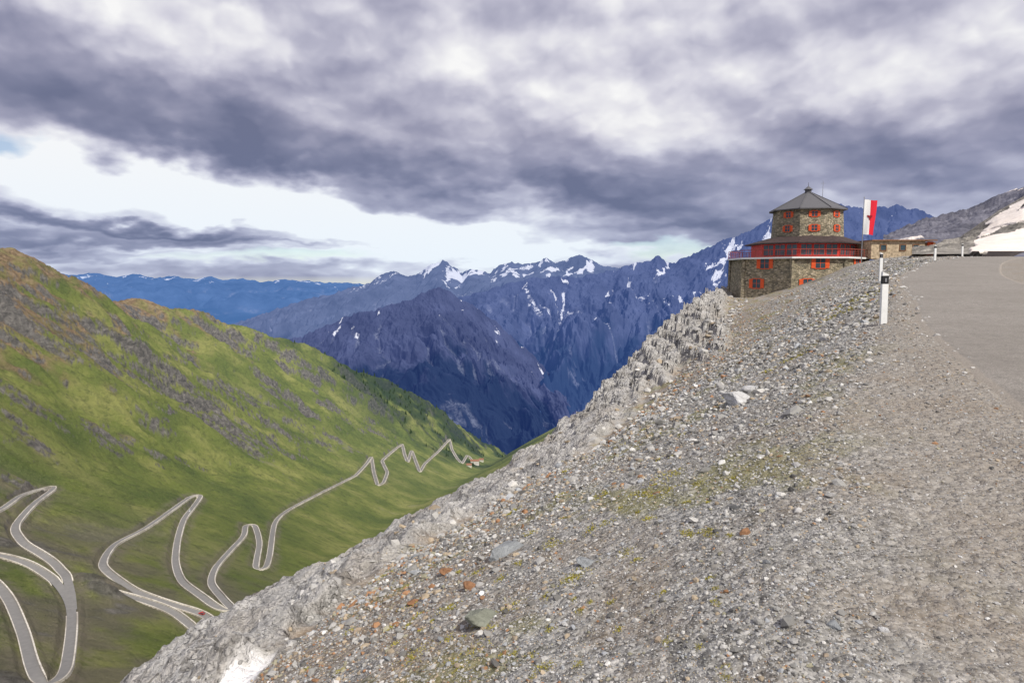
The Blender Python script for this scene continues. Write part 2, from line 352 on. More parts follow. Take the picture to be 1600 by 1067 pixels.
def hh(x,y,fine=False):
    rs=hrails(y); z=0; d=.012*y+3
    for k in (-1,-.5,0,.5,1): z=z+lin(x+k*d,rs)/5
    up=np.clip((rs[4][0]-x)/(rs[4][0]-rs[1][0]),0,1.3)
    wx=x+70*fbm(x/300,y/300+7,3); wy=y+70*fbm(x/260+9,y/260,3)
    gul=ridged((wx+.35*wy)/560,(wy-.5*wx)/190,4,.5)-.6
    far=np.clip(y/900,.25,1)
    z=z+gul*(75*sst(.2,.6,up)*far*(1-.6*sst(.85,1.0,up))) + 9*fbm(x/110,y/110,4)*far*sst(.05,.3,up)
    cr=0*x
    if fine:
        cr=ridged((wx+.3*wy)/230+fbm(x/90,y/90,3)*.35,(wy-.4*wx)/58,7,.58)-.55
        gz=ridged((wx+.3*wy)/110+.3*fbm(x/50,y/50,3),(wy-.4*wx)/22+4,4,.5)-.6
        z=z+far*(20*cr*sst(.14,.45,up)*(1-.55*sst(.9,1,up))-9*gz*sst(.12,.35,up)+4*(ridged(x/60+fbm(x/30,y/30,2),y/38,6,.6)-.55)*sst(.12,.45,up)+1.4*fbm(x/14,y/14,4))
    return z,up,cr
hz=lambda a,b: hh(a,b)[0]
def catmull(P_,step):
    out=[]
    P_=[P_[0]]+P_+[P_[-1]]
    for i in range(1,len(P_)-2):
        a,b,c,d=[np.array(P_[j],float) for j in (i-1,i,i+1,i+2)]
        n=max(2,int(np.linalg.norm(c-b)/step))
        for k in range(n):
            t=k/n; cm=.5*((2*b)+(c-a)*t+(2*a-5*b+4*c-d)*t*t+(3*b-a-3*c+d)*t**3); l_=b*(1-t)+c*t
            w_=.75 if b[1]<770 else .25
            out.append(cm*(1-w_)+l_*w_)
    out.append(np.array(P_[-2],float)); return out
paths=[
 [(-60,858),(0,868),(45,882),(85,908),(106,936),(112,962),(110,1000),(103,1045),(92,1062),(72,1068),(58,1058),(48,1035),(36,990),(15,940),(-10,910),(-60,880)],
 [(-60,822),(0,797),(30,776),(65,763),(84,761),(80,767),(52,788),(26,818),(24,832),(38,850),(62,865),(86,882),(103,905),(111,932),(113,955)],
 [(172,924),(195,930),(240,944),(270,957),(295,975),(314,989),(336,985),(332,972),(310,958),(255,940),(212,924),(178,902),(160,882),(178,852),(228,825),(268,797),(298,776),(313,775),(305,788),(287,812),(277,845),(274,880),(284,908),(312,930),(343,950),(364,954),(348,936),(330,912),(336,888),(358,862),(380,838),(384,821),(398,823),(405,848),(401,874),(400,887),(414,888),(421,868),(429,818),(450,797),(505,768),(555,743),(573,724),(580,714),(584,738),(590,758),(599,754),(605,738),(597,720),(612,706),(628,694),(632,710),(637,722),(643,704),(650,722),(656,737),(664,724),(685,705),(702,687),(706,702),(714,716),(722,724),(730,711),(737,718)]]
roads=[]
for pth in paths:
    pts=[]
    for q_ in catmull(pth,1.5):
        h=hit(hz,q_[0],q_[1],90,3300,2600)
        if h is not None: pts.append((h.x,h.y,h.z))
    A=np.array(pts)
    d=np.r_[0,np.cumsum(np.linalg.norm(np.diff(A[:,:2],axis=0),axis=1))]
    n=int(d[-1]/2.0); s_=np.linspace(0,d[-1],n); A=np.stack([np.interp(s_,d,A[:,k]) for k in range(3)],1)
    for it in range(14): A[1:-1,2]=(A[:-2,2]+A[1:-1,2]*2+A[2:,2])/4
    for it in range(5): A[1:-1]=(A[:-2]+A[1:-1]*2+A[2:])/4
    roads.append(A)
j0=roads[0]; e1=roads[1]; walls_on=[np.ones(len(r)) for r in roads]
for i in range(len(e1)):
    dd=np.hypot(j0[:,0]-e1[i,0],j0[:,1]-e1[i,1]); k_=dd.argmin()
    if i>len(e1)//2:
        if dd[k_]<9: t_=sst(2,9,dd[k_]); e1[i,2]=e1[i,2]*t_+(j0[k_,2]-.04)*(1-t_)
        walls_on[1][i]=sst(3.2,4.6,dd[k_])
for i in range(len(j0)):
    dd=np.hypot(e1[:,0]-j0[i,0],e1[:,1]-j0[i,1]).min(); walls_on[0][i]=sst(3.2,4.6,dd) 
hr=np.exp(np.linspace(np.log(105),np.log(3400),1000)); hc=np.linspace(-.92,.16,800)
HX=hr[:,None]*hc[None]; HY=np.repeat(hr[:,None],len(hc),1)
HZ,UP,CR=hh(HX,HY,True)
MK=HZ*0
for (u_,v_,hm,rm) in ((145,915,4.5,10),(165,932,4,8)):
    c_=hit(hz,u_,v_,90,3300); e_=np.exp(-((HX-c_.x)**2+(HY-c_.y)**2)/rm**2); HZ=HZ+hm*e_*(1+.3*fbm(HX/3,HY/3,4)); MK=np.maximum(MK,e_)
allp=np.concatenate(roads); kd=kdtree.KDTree(len(allp))
for i,p_ in enumerate(allp): kd.insert((p_[0],p_[1],0),i)
kd.balance()
near=np.zeros_like(HZ)+99
cell={}
for p_ in allp: cell[(int(p_[0]//20),int(p_[1]//20))]=1
cells=set((a+i,b+j) for (a,b) in cell for i in(-1,0,1) for j in (-1,0,1))
gx_=(HX//20).astype(int); gy_=(HY//20).astype(int)
key=(gx_+5000)*10000+gy_; ck=np.array([(a+5000)*10000+b for a,b in cells]); cand=np.isin(key,ck)
ii,jj=np.where(cand)
hw=lambda Y:np.clip(1.3+Y*.0008,1.4,2.6)
for a,b in zip(ii,jj):
    _,k_,dd=kd.find((HX[a,b],HY[a,b],0)); near[a,b]=dd
    w=hw(HY[a,b])+.6+HY[a,b]*.0006
    t=min(1,max(0,(dd-w)/(w*.9))); t=t*t*(3-2*t)
    HZ[a,b]=HZ[a,b]*t+(allp[k_,2]-.25-HY[a,b]*.0006)*(1-t)
dzx=np.gradient(HZ,axis=1)/np.gradient(HX,axis=1); dzy=np.gradient(HZ,axis=0)/np.gradient(HY,axis=0)
slope=np.sqrt(dzx**2+dzy**2)
nz1=fbm(HX/160,HY/160,5); nz2=fbm(HX/35,HY/35,5)
rockH=sst(.27,.4,(slope-.95)*.35+.38*nz2+.5*nz1+.42*CR)*sst(.12,.3,UP)
rockH=np.maximum(rockH,sst(.35,.7,MK+.4*nz2)*.8)
rockH=np.maximum(rockH,sst(.22,.4,nz2+.4*nz1)*(1-sst(260,430,HY))*.8)
brown=np.clip(sst(.7,1.02,UP+.4*nz1+.45*nz2+.3*CR-.45*sst(1100,2100,HY)+.14*sst(1050,700,HY)),0,1)
scree=sst(.25,.5,nz2*.8+nz1*.4)*.8
cut=(1-sst(3,8,near+4*nz2))*.85
low=(1-sst(280,500,HY+60*nz1))*sst(-.4,.15,nz2+nz1*.5)
trees_d=sst(1700,2100,HY)*sst(-.25,.15,nz1+.3*(UP-.35)+nz2*.5)
shade=sst(-.1,.35,fbm(HX/420+5,HY/520+2,3))  # cloud shade painted into the grass colour as broad darker patches
mh,g=mat('alpine_meadow'); p=g.pos()
n1=g.noise(p,.012,8,.62); n2=g.noise(p,.12,8,.72); n3=g.noise(p,.9,5,.7)
gr=g.ramp(n1,[(.36,(.125,.17,.045)),(.5,(.205,.245,.06)),(.63,(.34,.35,.11))])
gr=g.mix(g.m('MULTIPLY',g.attr('shade'),.3),gr,(.11,.155,.045))
gr=g.mix(g.ramp(n2,[(.36,.6),(.5,0.0)]),gr,(.08,.105,.035))
gr=g.mix(g.ramp(n3,[(.52,0.0),(.7,.5)]),gr,(.34,.32,.16))
br=g.ramp(n2,[(.3,(.13,.085,.06)),(.5,(.30,.19,.125)),(.7,(.48,.35,.24))])
rk=g.ramp(g.noise(p,.15,9,.75,.5),[(.3,(.05,.047,.045)),(.5,(.17,.16,.145)),(.75,(.42,.39,.35))])
col=g.mix(g.m('MULTIPLY',g.attr('brown'),.82),gr,br)
col=g.mix(g.m('MULTIPLY',g.attr('scree'),.4),col,(.38,.34,.22))
col=g.mix(g.m('MULTIPLY',g.attr('low'),.75),col,g.mix(n2,(.12,.105,.08),(.3,.26,.2)))
col=g.mix(g.attr('rock'),col,rk)
col=g.mix(g.m('MULTIPLY',g.attr('cut'),g.ramp(n2,[(.38,.1),(.58,.95)])),col,(.27,.235,.175))
col=g.mix(g.m('MULTIPLY',g.attr('trees'),.8),col,(.025,.05,.025))
b=g.bump(n3,.7,1.4,g.bump(n2,1.0,8.0))
g.out(col,.95,b,haze=g.m('MULTIPLY',g.m('DIVIDE',g.n('ShaderNodeSeparateXYZ',{0:p}).outputs[1],3000.0,clamp=True),.14),hcol=(.08,.15,.32),spec=.1)  # painted haze, blue emission growing with distance down the valley
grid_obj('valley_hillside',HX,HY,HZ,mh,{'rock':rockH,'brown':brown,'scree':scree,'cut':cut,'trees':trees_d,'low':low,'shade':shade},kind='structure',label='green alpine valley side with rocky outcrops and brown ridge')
mr,g=mat('valley_asphalt'); p=g.pos(); n=g.noise(p,.6,5,.6)
col=g.mix(n,(.16,.155,.15),(.27,.26,.245)); g.out(col,.9)
mw,g=mat('parapet_stone'); p=g.pos(); n=g.noise(p,1.5,6,.7); nb=g.noise(p,.05,4,.6)
g.out(g.mix(g.ramp(nb,[(.38,.4),(.54,1.0)]),(.24,.21,.17),g.mix(g.ramp(n,[(.35,0.0),(.6,1.0)]),(.4,.36,.3),(.78,.73,.64))),.9)
for A,won in zip(roads,walls_on):
    T=np.gradient(A[:,:2],axis=0); T/=np.linalg.norm(T,axis=1)[:,None]+1e-6
    Nn=np.stack([-T[:,1],T[:,0]],1)
    for it in range(4): Nn[1:-1]=(Nn[:-2]+Nn[1:-1]*2+Nn[2:])/4
    W=hw(A[:,1])[:,None]; off=np.linspace(-1,1,5)
    X=A[:,0:1]+Nn[:,0:1]*off*W; Y=A[:,1:2]+Nn[:,1:2]*off*W; Z=np.repeat(A[:,2:3],5,1)+.12
    grid_obj('valley_road',X,Y,Z,mr,kind='structure',label='grey switchback road winding down the green valley')
    dn=[]
    for sgn in (-1,1):
        hx=A[:,0]+sgn*Nn[:,0]*9; hy=A[:,1]+sgn*Nn[:,1]*9; dn.append(hz(hx,np.maximum(hy,101)))
    for si,sgn in enumerate((-1,1)):
        down=1/(1+np.exp(np.clip((dn[si]-dn[1-si])*1.2,-30,30)))
        for it in range(20): down[1:-1]=(down[:-2]+2*down[1:-1]+down[2:])/4
        hgt=(.2+.5*down)*won-1.2*(1-won); drop=.6+2.6*down
        w1=W[:,0]; w2=W[:,0]+.17+A[:,1]*.0005+.15*down
        cols=[(w1,-1.5+0*w1),(w1,hgt),(w2,hgt),(w2+.25*down,-drop)]
        X=np.stack([A[:,0]+sgn*Nn[:,0]*w for w,_ in cols],1);Y=np.stack([A[:,1]+sgn*Nn[:,1]*w for w,_ in cols],1);Z=np.stack([A[:,2]+q_ for _,q_ in cols],1)
        o=grid_obj('retaining_wall',X,Y,Z,mw,label='low pale stone retaining wall edging the switchback road',cat='wall')
        o.data.polygons.foreach_set('use_smooth',np.zeros(len(o.data.polygons),bool))

# ---- far conifers
tv=[];tf=[]
for _ in range(5200):
    i=random.randrange(650,945); j=random.randrange(400,795)
    if trees_d[i,j]<.55 or near[i,j]<12 or UP[i,j]<.05: continue
    x0,y0,z0=HX[i,j]+random.uniform(-3,3),HY[i,j]+random.uniform(-4,4),HZ[i,j]
    h=random.uniform(7,15); r=h*.22
    for (a,b_,rr_) in ((.05,.6,1),(.35,1,.7)):
        n=len(tv); tv.append((x0,y0,z0+h*b_))
        for k in range(6):
            q_=k*1.047+random.uniform(-.2,.2); w=r*rr_*random.uniform(.7,1.2); tv.append((x0+w*math.cos(q_),y0+w*math.sin(q_),z0+h*a-.5))
        for k in range(6): tf.append((n,n+1+k,n+1+(k+1)%6))
mc=simple('conifer_needles',(.03,.055,.025),.9,.4,.3,.1)
if tf: obj('conifer_forest',raw_mesh('conifer_forest',tv,tf,smooth=False),mc,kind='stuff',label='distant dark conifer wood on the valley slope',cat='forest')

# ================= DISTANT RANGES
def mk_range(name,sil,Rr,Rf,zf,mat_,label,nu=520,nt=260,amp=260,wl=2200,seed=0,conc=.85,jag=1.0,snowf=None,skew=.5,flo=.38,ga=.38):
    us=np.array([s_[0] for s_ in sil],float)
    U=np.linspace(us[0],us[-1],nu)
    Vv=np.interp(U,us,[s_[1] for s_ in sil])
    rid=np.array([unp(u_,v_,1.0) for u_,v_ in zip(U,Vv)]); e=rid[:,2]; a=rid[:,0]
    t=np.concatenate([np.linspace(-.25,0,24)[:-1],np.linspace(0,1,nt)])
    T=np.repeat(t[:,None],nu,1); Ag=np.repeat(a[None],len(t),0); E=np.repeat(e[None],len(t),0)
    Y=Rr+(Rf-Rr)*T; X=Ag*Y
    tc_=np.clip(T,0,1)
    Z=E*Rr+(zf-E*Rr)*tc_**conc-np.clip(-T,0,1)*(Rr*.35)
    xs=(X+skew*(Y-Rr)*np.sin(X/wl*.9+seed))/wl; ys=(Y-Rr)/(wl*1.6)
    wx=xs+.4*fbm(xs*1.3+seed,ys*2,4); wy=ys+.4*fbm(xs*1.3+9,ys*2+seed,4)
    spur=ridged(wx+seed*3.1,wy+seed,8,.47)-.58
    gx2=xs*4.2+.6*fbm(xs*2.2,ys*3+seed,4); gy2=ys*2.2+seed+.5*fbm(xs*2+4,ys*2,3)
    gl=ridged(gx2,gy2,5,.52)
    env=.10+1.0*np.clip(tc_*2.2,0,1)*(1-.45*tc_)
    crag=ridged(xs*7+seed,ys*9,5,.6)-.5
    Z=Z+amp*1.35*spur*env-amp*ga*(gl-.5)*np.clip(tc_*4,0,1)+amp*.14*crag*jag*(.25+.75*(1-tc_))
    u,v=proj(X,Y,Z)
    nn=fbm(xs*6+seed,ys*8,6,.6)
    drop=(E*Rr-Z)/abs(E*Rr-zf)
    thin=sst(.74,.84,gl+.06*nn)
    snow=snowf(u,v,drop,spur,gl-.7,nn,thin) if snowf else X*0
    forest=sst(flo,flo+.2,drop+.3*nn+.15*spur)
    streak=sst(.76,.88,gl+.10*nn)*sst(.05,.2,drop)
    return grid_obj(name,X,Y,Z,mat_,{'snow':snow,'forest':forest,'ridge':spur,'streak':streak},kind='structure',label=label)
def mtn_mat(name,haze,hc,base=(.13,.12,.15),sc=.004,forest=(.012,.02,.03),snowc=(.9,.93,1.0),stc=(.3,.32,.42)):  # dark bluish rock and forest tints carry painted haze and cloud shade
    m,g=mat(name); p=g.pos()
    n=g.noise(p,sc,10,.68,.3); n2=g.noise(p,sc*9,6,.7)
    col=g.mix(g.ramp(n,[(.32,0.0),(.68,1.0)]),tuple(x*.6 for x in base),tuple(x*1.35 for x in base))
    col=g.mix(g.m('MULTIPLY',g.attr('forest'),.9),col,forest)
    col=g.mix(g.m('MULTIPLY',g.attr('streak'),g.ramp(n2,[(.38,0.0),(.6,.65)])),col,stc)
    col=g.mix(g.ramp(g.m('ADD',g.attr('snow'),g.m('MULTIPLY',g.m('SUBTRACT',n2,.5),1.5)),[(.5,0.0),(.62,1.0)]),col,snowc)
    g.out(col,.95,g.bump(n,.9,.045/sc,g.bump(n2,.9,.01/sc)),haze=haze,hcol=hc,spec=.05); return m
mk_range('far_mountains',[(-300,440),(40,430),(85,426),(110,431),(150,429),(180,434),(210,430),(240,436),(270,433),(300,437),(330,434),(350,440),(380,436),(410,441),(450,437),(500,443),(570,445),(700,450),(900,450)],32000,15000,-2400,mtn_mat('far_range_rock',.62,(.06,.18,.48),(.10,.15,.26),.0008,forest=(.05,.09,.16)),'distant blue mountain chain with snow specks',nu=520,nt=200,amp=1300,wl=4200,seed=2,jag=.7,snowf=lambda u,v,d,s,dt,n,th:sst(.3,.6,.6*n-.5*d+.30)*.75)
def snow_back(u,v,d,s,dt,n,th):
    m=np.exp(-((u-692)/65)**2)+.7*np.exp(-((u-890)/100)**2)+.5*np.exp(-((u-790)/60)**2)+.3*np.exp(-((u-570)/50)**2)
    return np.maximum(sst(.0,.55,.85*n-.3*s+.9*dt+.55*np.minimum(m,1.1)-1.8*np.maximum(d-.05,0)-.22),.85*th*sst(.5,.2,d)*np.minimum(m+.25,1))
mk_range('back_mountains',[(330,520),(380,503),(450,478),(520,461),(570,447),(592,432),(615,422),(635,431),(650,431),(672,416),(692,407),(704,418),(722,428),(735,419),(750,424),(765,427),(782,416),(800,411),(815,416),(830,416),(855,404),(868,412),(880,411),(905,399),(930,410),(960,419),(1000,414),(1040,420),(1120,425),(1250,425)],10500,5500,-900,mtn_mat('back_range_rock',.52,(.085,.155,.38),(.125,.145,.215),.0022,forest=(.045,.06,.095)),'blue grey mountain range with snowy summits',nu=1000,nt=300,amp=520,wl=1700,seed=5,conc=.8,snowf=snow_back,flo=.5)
def snow_mid(u,v,d,s,dt,n,th):
    m=sst(1010,1080,u)*(1-.8*sst(1200,1260,u))*.9+.75*np.exp(-((u-930)/120)**2)
    return np.maximum(sst(.1,.6,.85*n-.2*s+.9*dt+.42*m-1.2*np.maximum(d-.1,0)-.22),.95*th*sst(.65,.25,d)*np.minimum(m+.15,1)*sst(-.4,.1,n))
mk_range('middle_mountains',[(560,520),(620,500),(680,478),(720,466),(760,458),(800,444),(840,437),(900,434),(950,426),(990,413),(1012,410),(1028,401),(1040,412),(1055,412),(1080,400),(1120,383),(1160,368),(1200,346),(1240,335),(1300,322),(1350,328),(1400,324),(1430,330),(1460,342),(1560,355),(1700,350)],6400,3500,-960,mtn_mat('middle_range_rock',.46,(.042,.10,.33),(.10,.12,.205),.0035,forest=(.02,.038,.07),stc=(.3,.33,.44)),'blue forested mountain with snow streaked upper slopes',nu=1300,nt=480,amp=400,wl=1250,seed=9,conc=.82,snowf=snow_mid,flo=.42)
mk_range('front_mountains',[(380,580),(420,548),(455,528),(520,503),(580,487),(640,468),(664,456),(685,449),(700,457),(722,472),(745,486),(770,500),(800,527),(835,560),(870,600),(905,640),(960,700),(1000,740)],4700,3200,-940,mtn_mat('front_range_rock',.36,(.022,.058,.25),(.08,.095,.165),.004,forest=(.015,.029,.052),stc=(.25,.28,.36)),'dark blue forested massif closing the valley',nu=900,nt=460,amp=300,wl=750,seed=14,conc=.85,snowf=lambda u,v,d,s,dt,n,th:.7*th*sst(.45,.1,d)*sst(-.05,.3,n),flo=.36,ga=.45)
vx=np.linspace(-2500,3500,60); vy=np.linspace(2600,16000,60); VX,VY=np.meshgrid(vx,vy)
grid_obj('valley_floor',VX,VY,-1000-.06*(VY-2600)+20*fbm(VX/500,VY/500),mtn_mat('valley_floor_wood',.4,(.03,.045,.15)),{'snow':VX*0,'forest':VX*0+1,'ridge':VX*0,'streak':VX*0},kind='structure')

# ================= RIGHT HILL + SNOW BANK
def hill(name,sil,Yr,Yf,vf,mat_,amp,seed,label,snowfn=None,nu=300,nt=200):
    U=np.linspace(sil[0][0],sil[-1][0],nu); Vv=np.interp(U,[s_[0] for s_ in sil],[s_[1] for s_ in sil])
    t=np.concatenate([np.linspace(-.4,0,20)[:-1],np.linspace(0,1,nt)])
    rid=np.array([unp(a,b,1.0) for a,b in zip(U,Vv)])
    ft_=np.array([unp(a,vf,1.0) for a in U])
    Yg=np.repeat((Yr+(Yf-Yr)*t)[:,None],nu,1)
    X=rid[None,:,0]*Yg; T=np.repeat(t[:,None],nu,1); tc_=np.clip(T,0,1)
    Z=rid[None,:,2]*Yr*(1-tc_)+ft_[None,:,2]*Yf*tc_-np.clip(-T,0,1)*Yr*.2
    n=ridged(X/amp/6,Yg/amp/6+seed,8,.65)-.52
    env=(.3+.7*np.sin(np.pi*tc_))*(1-tc_**4)
    u,v=proj(X,Yg,Z)
    sn=snowfn(u,v,X,Yg) if snowfn else X*0
    Z=Z+n*amp*1.2*env*(1-.8*sst(.2,.8,sn))+.12*amp*sst(.3,.7,sn)
    return grid_obj(name,X,Yg,Z,mat_,{'snow':sn},kind='structure',label=label)
def hillmat(name,c,sc,haze=0,hc=(.1,.12,.2)):
    m,g=mat(name); p=g.pos(); n=g.noise(p,sc,10,.72,.4); n2=g.noise(p,sc*9,6,.7)
    col=g.mix(g.ramp(n,[(.32,0.0),(.66,1.0)]),tuple(x*.35 for x in c),tuple(x*1.6 for x in c))
    col=g.mix(g.ramp(n2,[(.3,.6),(.6,0.0)]),col,tuple(x*.3 for x in c))
    sc_=g.mix(g.ramp(n,[(.42,0.0),(.72,.5)]),(.89,.81,.74),(.56,.46,.37))
    col=g.mix(g.ramp(g.attr('snow'),[(.4,0.0),(.6,1.0)]),col,sc_)
    g.out(col,.9,g.bump(n,.7,.3/sc*.3,g.bump(n2,.6,.03/sc)),haze=haze,hcol=hc,spec=.1); return m  # blue haze emission painted over the farther slope
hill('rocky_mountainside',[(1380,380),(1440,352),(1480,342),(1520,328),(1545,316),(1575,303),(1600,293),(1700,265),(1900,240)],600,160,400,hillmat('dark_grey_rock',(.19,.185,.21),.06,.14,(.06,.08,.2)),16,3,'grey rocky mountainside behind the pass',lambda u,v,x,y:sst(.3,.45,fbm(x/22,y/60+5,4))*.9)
def sf(u,v,x,y):
    n=fbm(x/3,y/5,5)
    top=np.interp(u,[1500,1520,1540,1565,1600,1700],[402,385,355,331,311,283])
    a=sst(1505,1535,u+16*n)*sst(-4,6,v-top+9*n)
    hole=sst(.26,.36,fbm(x/5+2,y/9+9,5)+.2*sst(1600,1560,u)*sst(375,350,v))
    return a*(1-hole)
hill('rocky_hill',[(1425,398),(1450,392),(1480,376),(1500,372),(1530,350),(1560,329),(1600,306),(1700,270),(1900,220)],105,62,397,hillmat('grey_hill_rock',(.28,.26,.23),.35),2.2,11,'rocky hill with a melting snow bank beside the road',sf,nu=420,nt=300)

# ================= HUT
def box(w,d,h,z0=0,cx=0,cy=0,bev=0.0):
    x0,x1,y0,y1=cx-w/2,cx+w/2,cy-d/2,cy+d/2
    return [(x0,y0,z0),(x1,y0,z0),(x1,y1,z0),(x0,y1,z0),(x0,y0,z0+h),(x1,y0,z0+h),(x1,y1,z0+h),(x0,y1,z0+h)],[(0,3,2,1),(4,5,6,7),(0,1,5,4),(1,2,6,5),(2,3,7,6),(3,0,4,7)]
def pm(name,parts):
    V=[];Fs=[]
    for v,f in parts:
        n=len(V); V+=list(v); Fs+=[tuple(i+n for i in q_) for q_ in f]
    me=bpy.data.meshes.new(name); me.from_pydata([tuple(map(float,a)) for a in V],[],Fs); me.update(); return me
def prism(n,r0,r1,z0,z1,rot=0,cap=True,cx=0,cy=0,cx1=None):
    v=[];f=[]
    for r,z,c_ in ((r0,z0,cx),(r1,z1,cx if cx1 is None else cx1)):
        for k in range(n): a=rot+2*math.pi*k/n; v.append((c_+r*math.cos(a),cy+r*math.sin(a),z))
    for k in range(n): f.append((k,(k+1)%n,n+(k+1)%n,n+k))
    if cap: f+= [tuple(range(n))[::-1],tuple(range(n,2*n))]
    return v,f
ms,g=mat('hut_stone'); p=g.n('ShaderNodeTexCoord').outputs['Object']
pp=g.vm('MULTIPLY',p,(1,1,1.9)); cc_=g.vor(pp,2.8,'Color'); ed=g.vor(pp,2.8,feat='DISTANCE_TO_EDGE'); cv=g.n('ShaderNodeSeparateColor',{0:cc_}).outputs[0]
col=g.ramp(cv,[(0,(.16,.14,.10)),(.3,(.28,.245,.17)),(.6,(.39,.335,.225)),(.85,(.5,.42,.29)),(1,(.62,.53,.4))])
col=g.mix(g.ramp(g.noise(p,.6,6,.6),[(.4,0.0),(.7,.45)]),col,(.2,.19,.15))
col=g.mix(g.ramp(ed,[(.0,.7),(.05,0.0)]),col,(.09,.078,.06))
g.out(col,.95,g.bump(g.ramp(ed,[(0,0.0),(.15,1.0)]),.8,.08))
m_roof,g=mat('slate_roof'); p=g.n('ShaderNodeTexCoord').outputs['Object']
w=g.n('ShaderNodeTexWave',{'Vector':p,'Scale':2.2,'Distortion':.6,'Detail':2.0},bands_direction='Z').outputs[1]; n=g.noise(p,3,6,.7)
g.out(g.mix(n,g.mix(w,(.06,.06,.068),(.13,.13,.14)),(.16,.155,.16)),.7,g.bump(w,.6,.05))
m_roof2=simple('dark_brown_roof',(.06,.042,.04),.85,.4,3,.03); m_red=simple('red_timber',(.5,.04,.03),.6,.3,4); m_rail=simple('dull_red_timber',(.3,.07,.05),.7,.3,4); m_or=simple('orange_shutter_paint',(.75,.11,.03),.5,.15,6)
m_glass=simple('window_glass',(.05,.08,.1),.08,.4,1,.0); m_wh=simple('white_paint',(.8,.8,.78),.5,.08,5); m_metal=simple('grey_metal',(.35,.35,.36),.4,.2,8,.0,.7); m_wood=simple('brown_timber',(.26,.13,.065),.7,.35,6); m_blk=simple('black_plastic',(.02,.02,.022),.5,.2,9)
YC=112
b0=unp(1242,462,YC); HB=Vector((b0[0],YC,-3.6))
hut=obj('mountain_hut',None,label='octagonal tan stone mountain hut with tower and red shutters',cat='mountain hut',loc=HB)
ZB=HB.z
def zz(v,Y): return unp(800,v,Y)[2]-ZB
rt=math.radians(22.5-11); rb8=math.radians(22.5-3)
zdeck=zz(401,102); zev=zz(378,103); ztw=zz(368,107); ztt=zz(325,107); zap=zz(300,112)
tcx=1.5
obj('wall',pm('wall',[prism(8,10.5,10.2,-3,zdeck-.25,rb8)]),ms,hut,label='rough stone lower wall')
for k in range(8):
    a=rb8+k*math.pi/4; obj('corner_pillar',pm('corner_pillar',[prism(4,.42,.3,-3,zdeck-.25,a,cx=10.3*math.cos(a),cy=10.3*math.sin(a))]),ms,hut)
obj('terrace',pm('terrace',[prism(8,10.8,10.8,zdeck-.247,zdeck,rb8)]),m_wh,hut)
obj('upper_wall',pm('upper_wall',[prism(8,7.8,7.8,zdeck+.003,zev+.1,rb8,cx=.8)]),m_red,hut)
obj('lower_roof',pm('lower_roof',[prism(8,8.9,8.9,zev-.098,zev+.06,rb8,cx=.8),prism(8,8.9,5.4,zev+.062,ztw+.0,rb8,cx=.8,cx1=tcx)]),m_roof2,hut)
obj('tower_wall',pm('tower_wall',[prism(8,5.6,5.3,zev+.3,ztt,rt,cx=tcx)]),ms,hut)
tr=obj('tower_roof',pm('tower_roof',[prism(8,5.95,5.95,ztt-.12,ztt+.03,rt,cx=tcx),prism(8,5.95,.6,ztt+.032,zap-.2,rt,cx=tcx)]),m_roof,hut)
obj('cupola',pm('cupola',[prism(8,.5,.5,zap-.2,zap+.35,rt,cx=tcx),prism(8,.75,.05,zap+.35,zap+.9,rt,cx=tcx),prism(6,.05,.03,zap+.9,zap+1.5,cx=tcx)]),m_roof,tr)
for k in range(8):
    a=rt+k*math.pi/4
    p0=Vector((tcx+5.95*math.cos(a),5.95*math.sin(a),ztt+.05)); p1=Vector((tcx+.55*math.cos(a),.55*math.sin(a),zap-.18)); s_=Vector((-math.sin(a),math.cos(a),0))*.06; up=Vector((0,0,.1))
    obj('roof_ridge',pm('roof_ridge',[([p0-s_,p0+s_,p1+s_,p1-s_,p0-s_+up,p0+s_+up,p1+s_+up,p1-s_+up],[(0,3,2,1),(4,5,6,7),(0,1,5,4),(1,2,6,5),(2,3,7,6),(3,0,4,7)])]),m_roof,tr)
rl=[]
R1=10.65
cs=[(R1*math.cos(rb8+k*math.pi/4),R1*math.sin(rb8+k*math.pi/4)) for k in range(9)]
for k in range(8):
    (x0,y0),(x1,y1)=cs[k],cs[k+1]
    L=math.hypot(x1-x0,y1-y0); ang=math.atan2(y1-y0,x1-x0)
    def bar(l,w,h,px,pz):
        v,f=box(l,w,h); return [(x0+(a+px)*math.cos(ang)-b*math.sin(ang),y0+(a+px)*math.sin(ang)+b*math.cos(ang),c+pz) for a,b,c in v],f
    rl.append(bar(L,.08,.09,L/2,zdeck+1.1)); rl.append(bar(L,.03,.035,L/2,zdeck+.75)); rl.append(bar(L,.03,.035,L/2,zdeck+.45)); rl.append(bar(L,.03,.035,L/2,zdeck+.15))
    for j in range(7): rl.append(bar(.06,.06,1.1,L*j/7,zdeck))
obj('railing',pm('railing',rl),m_rail,hut)
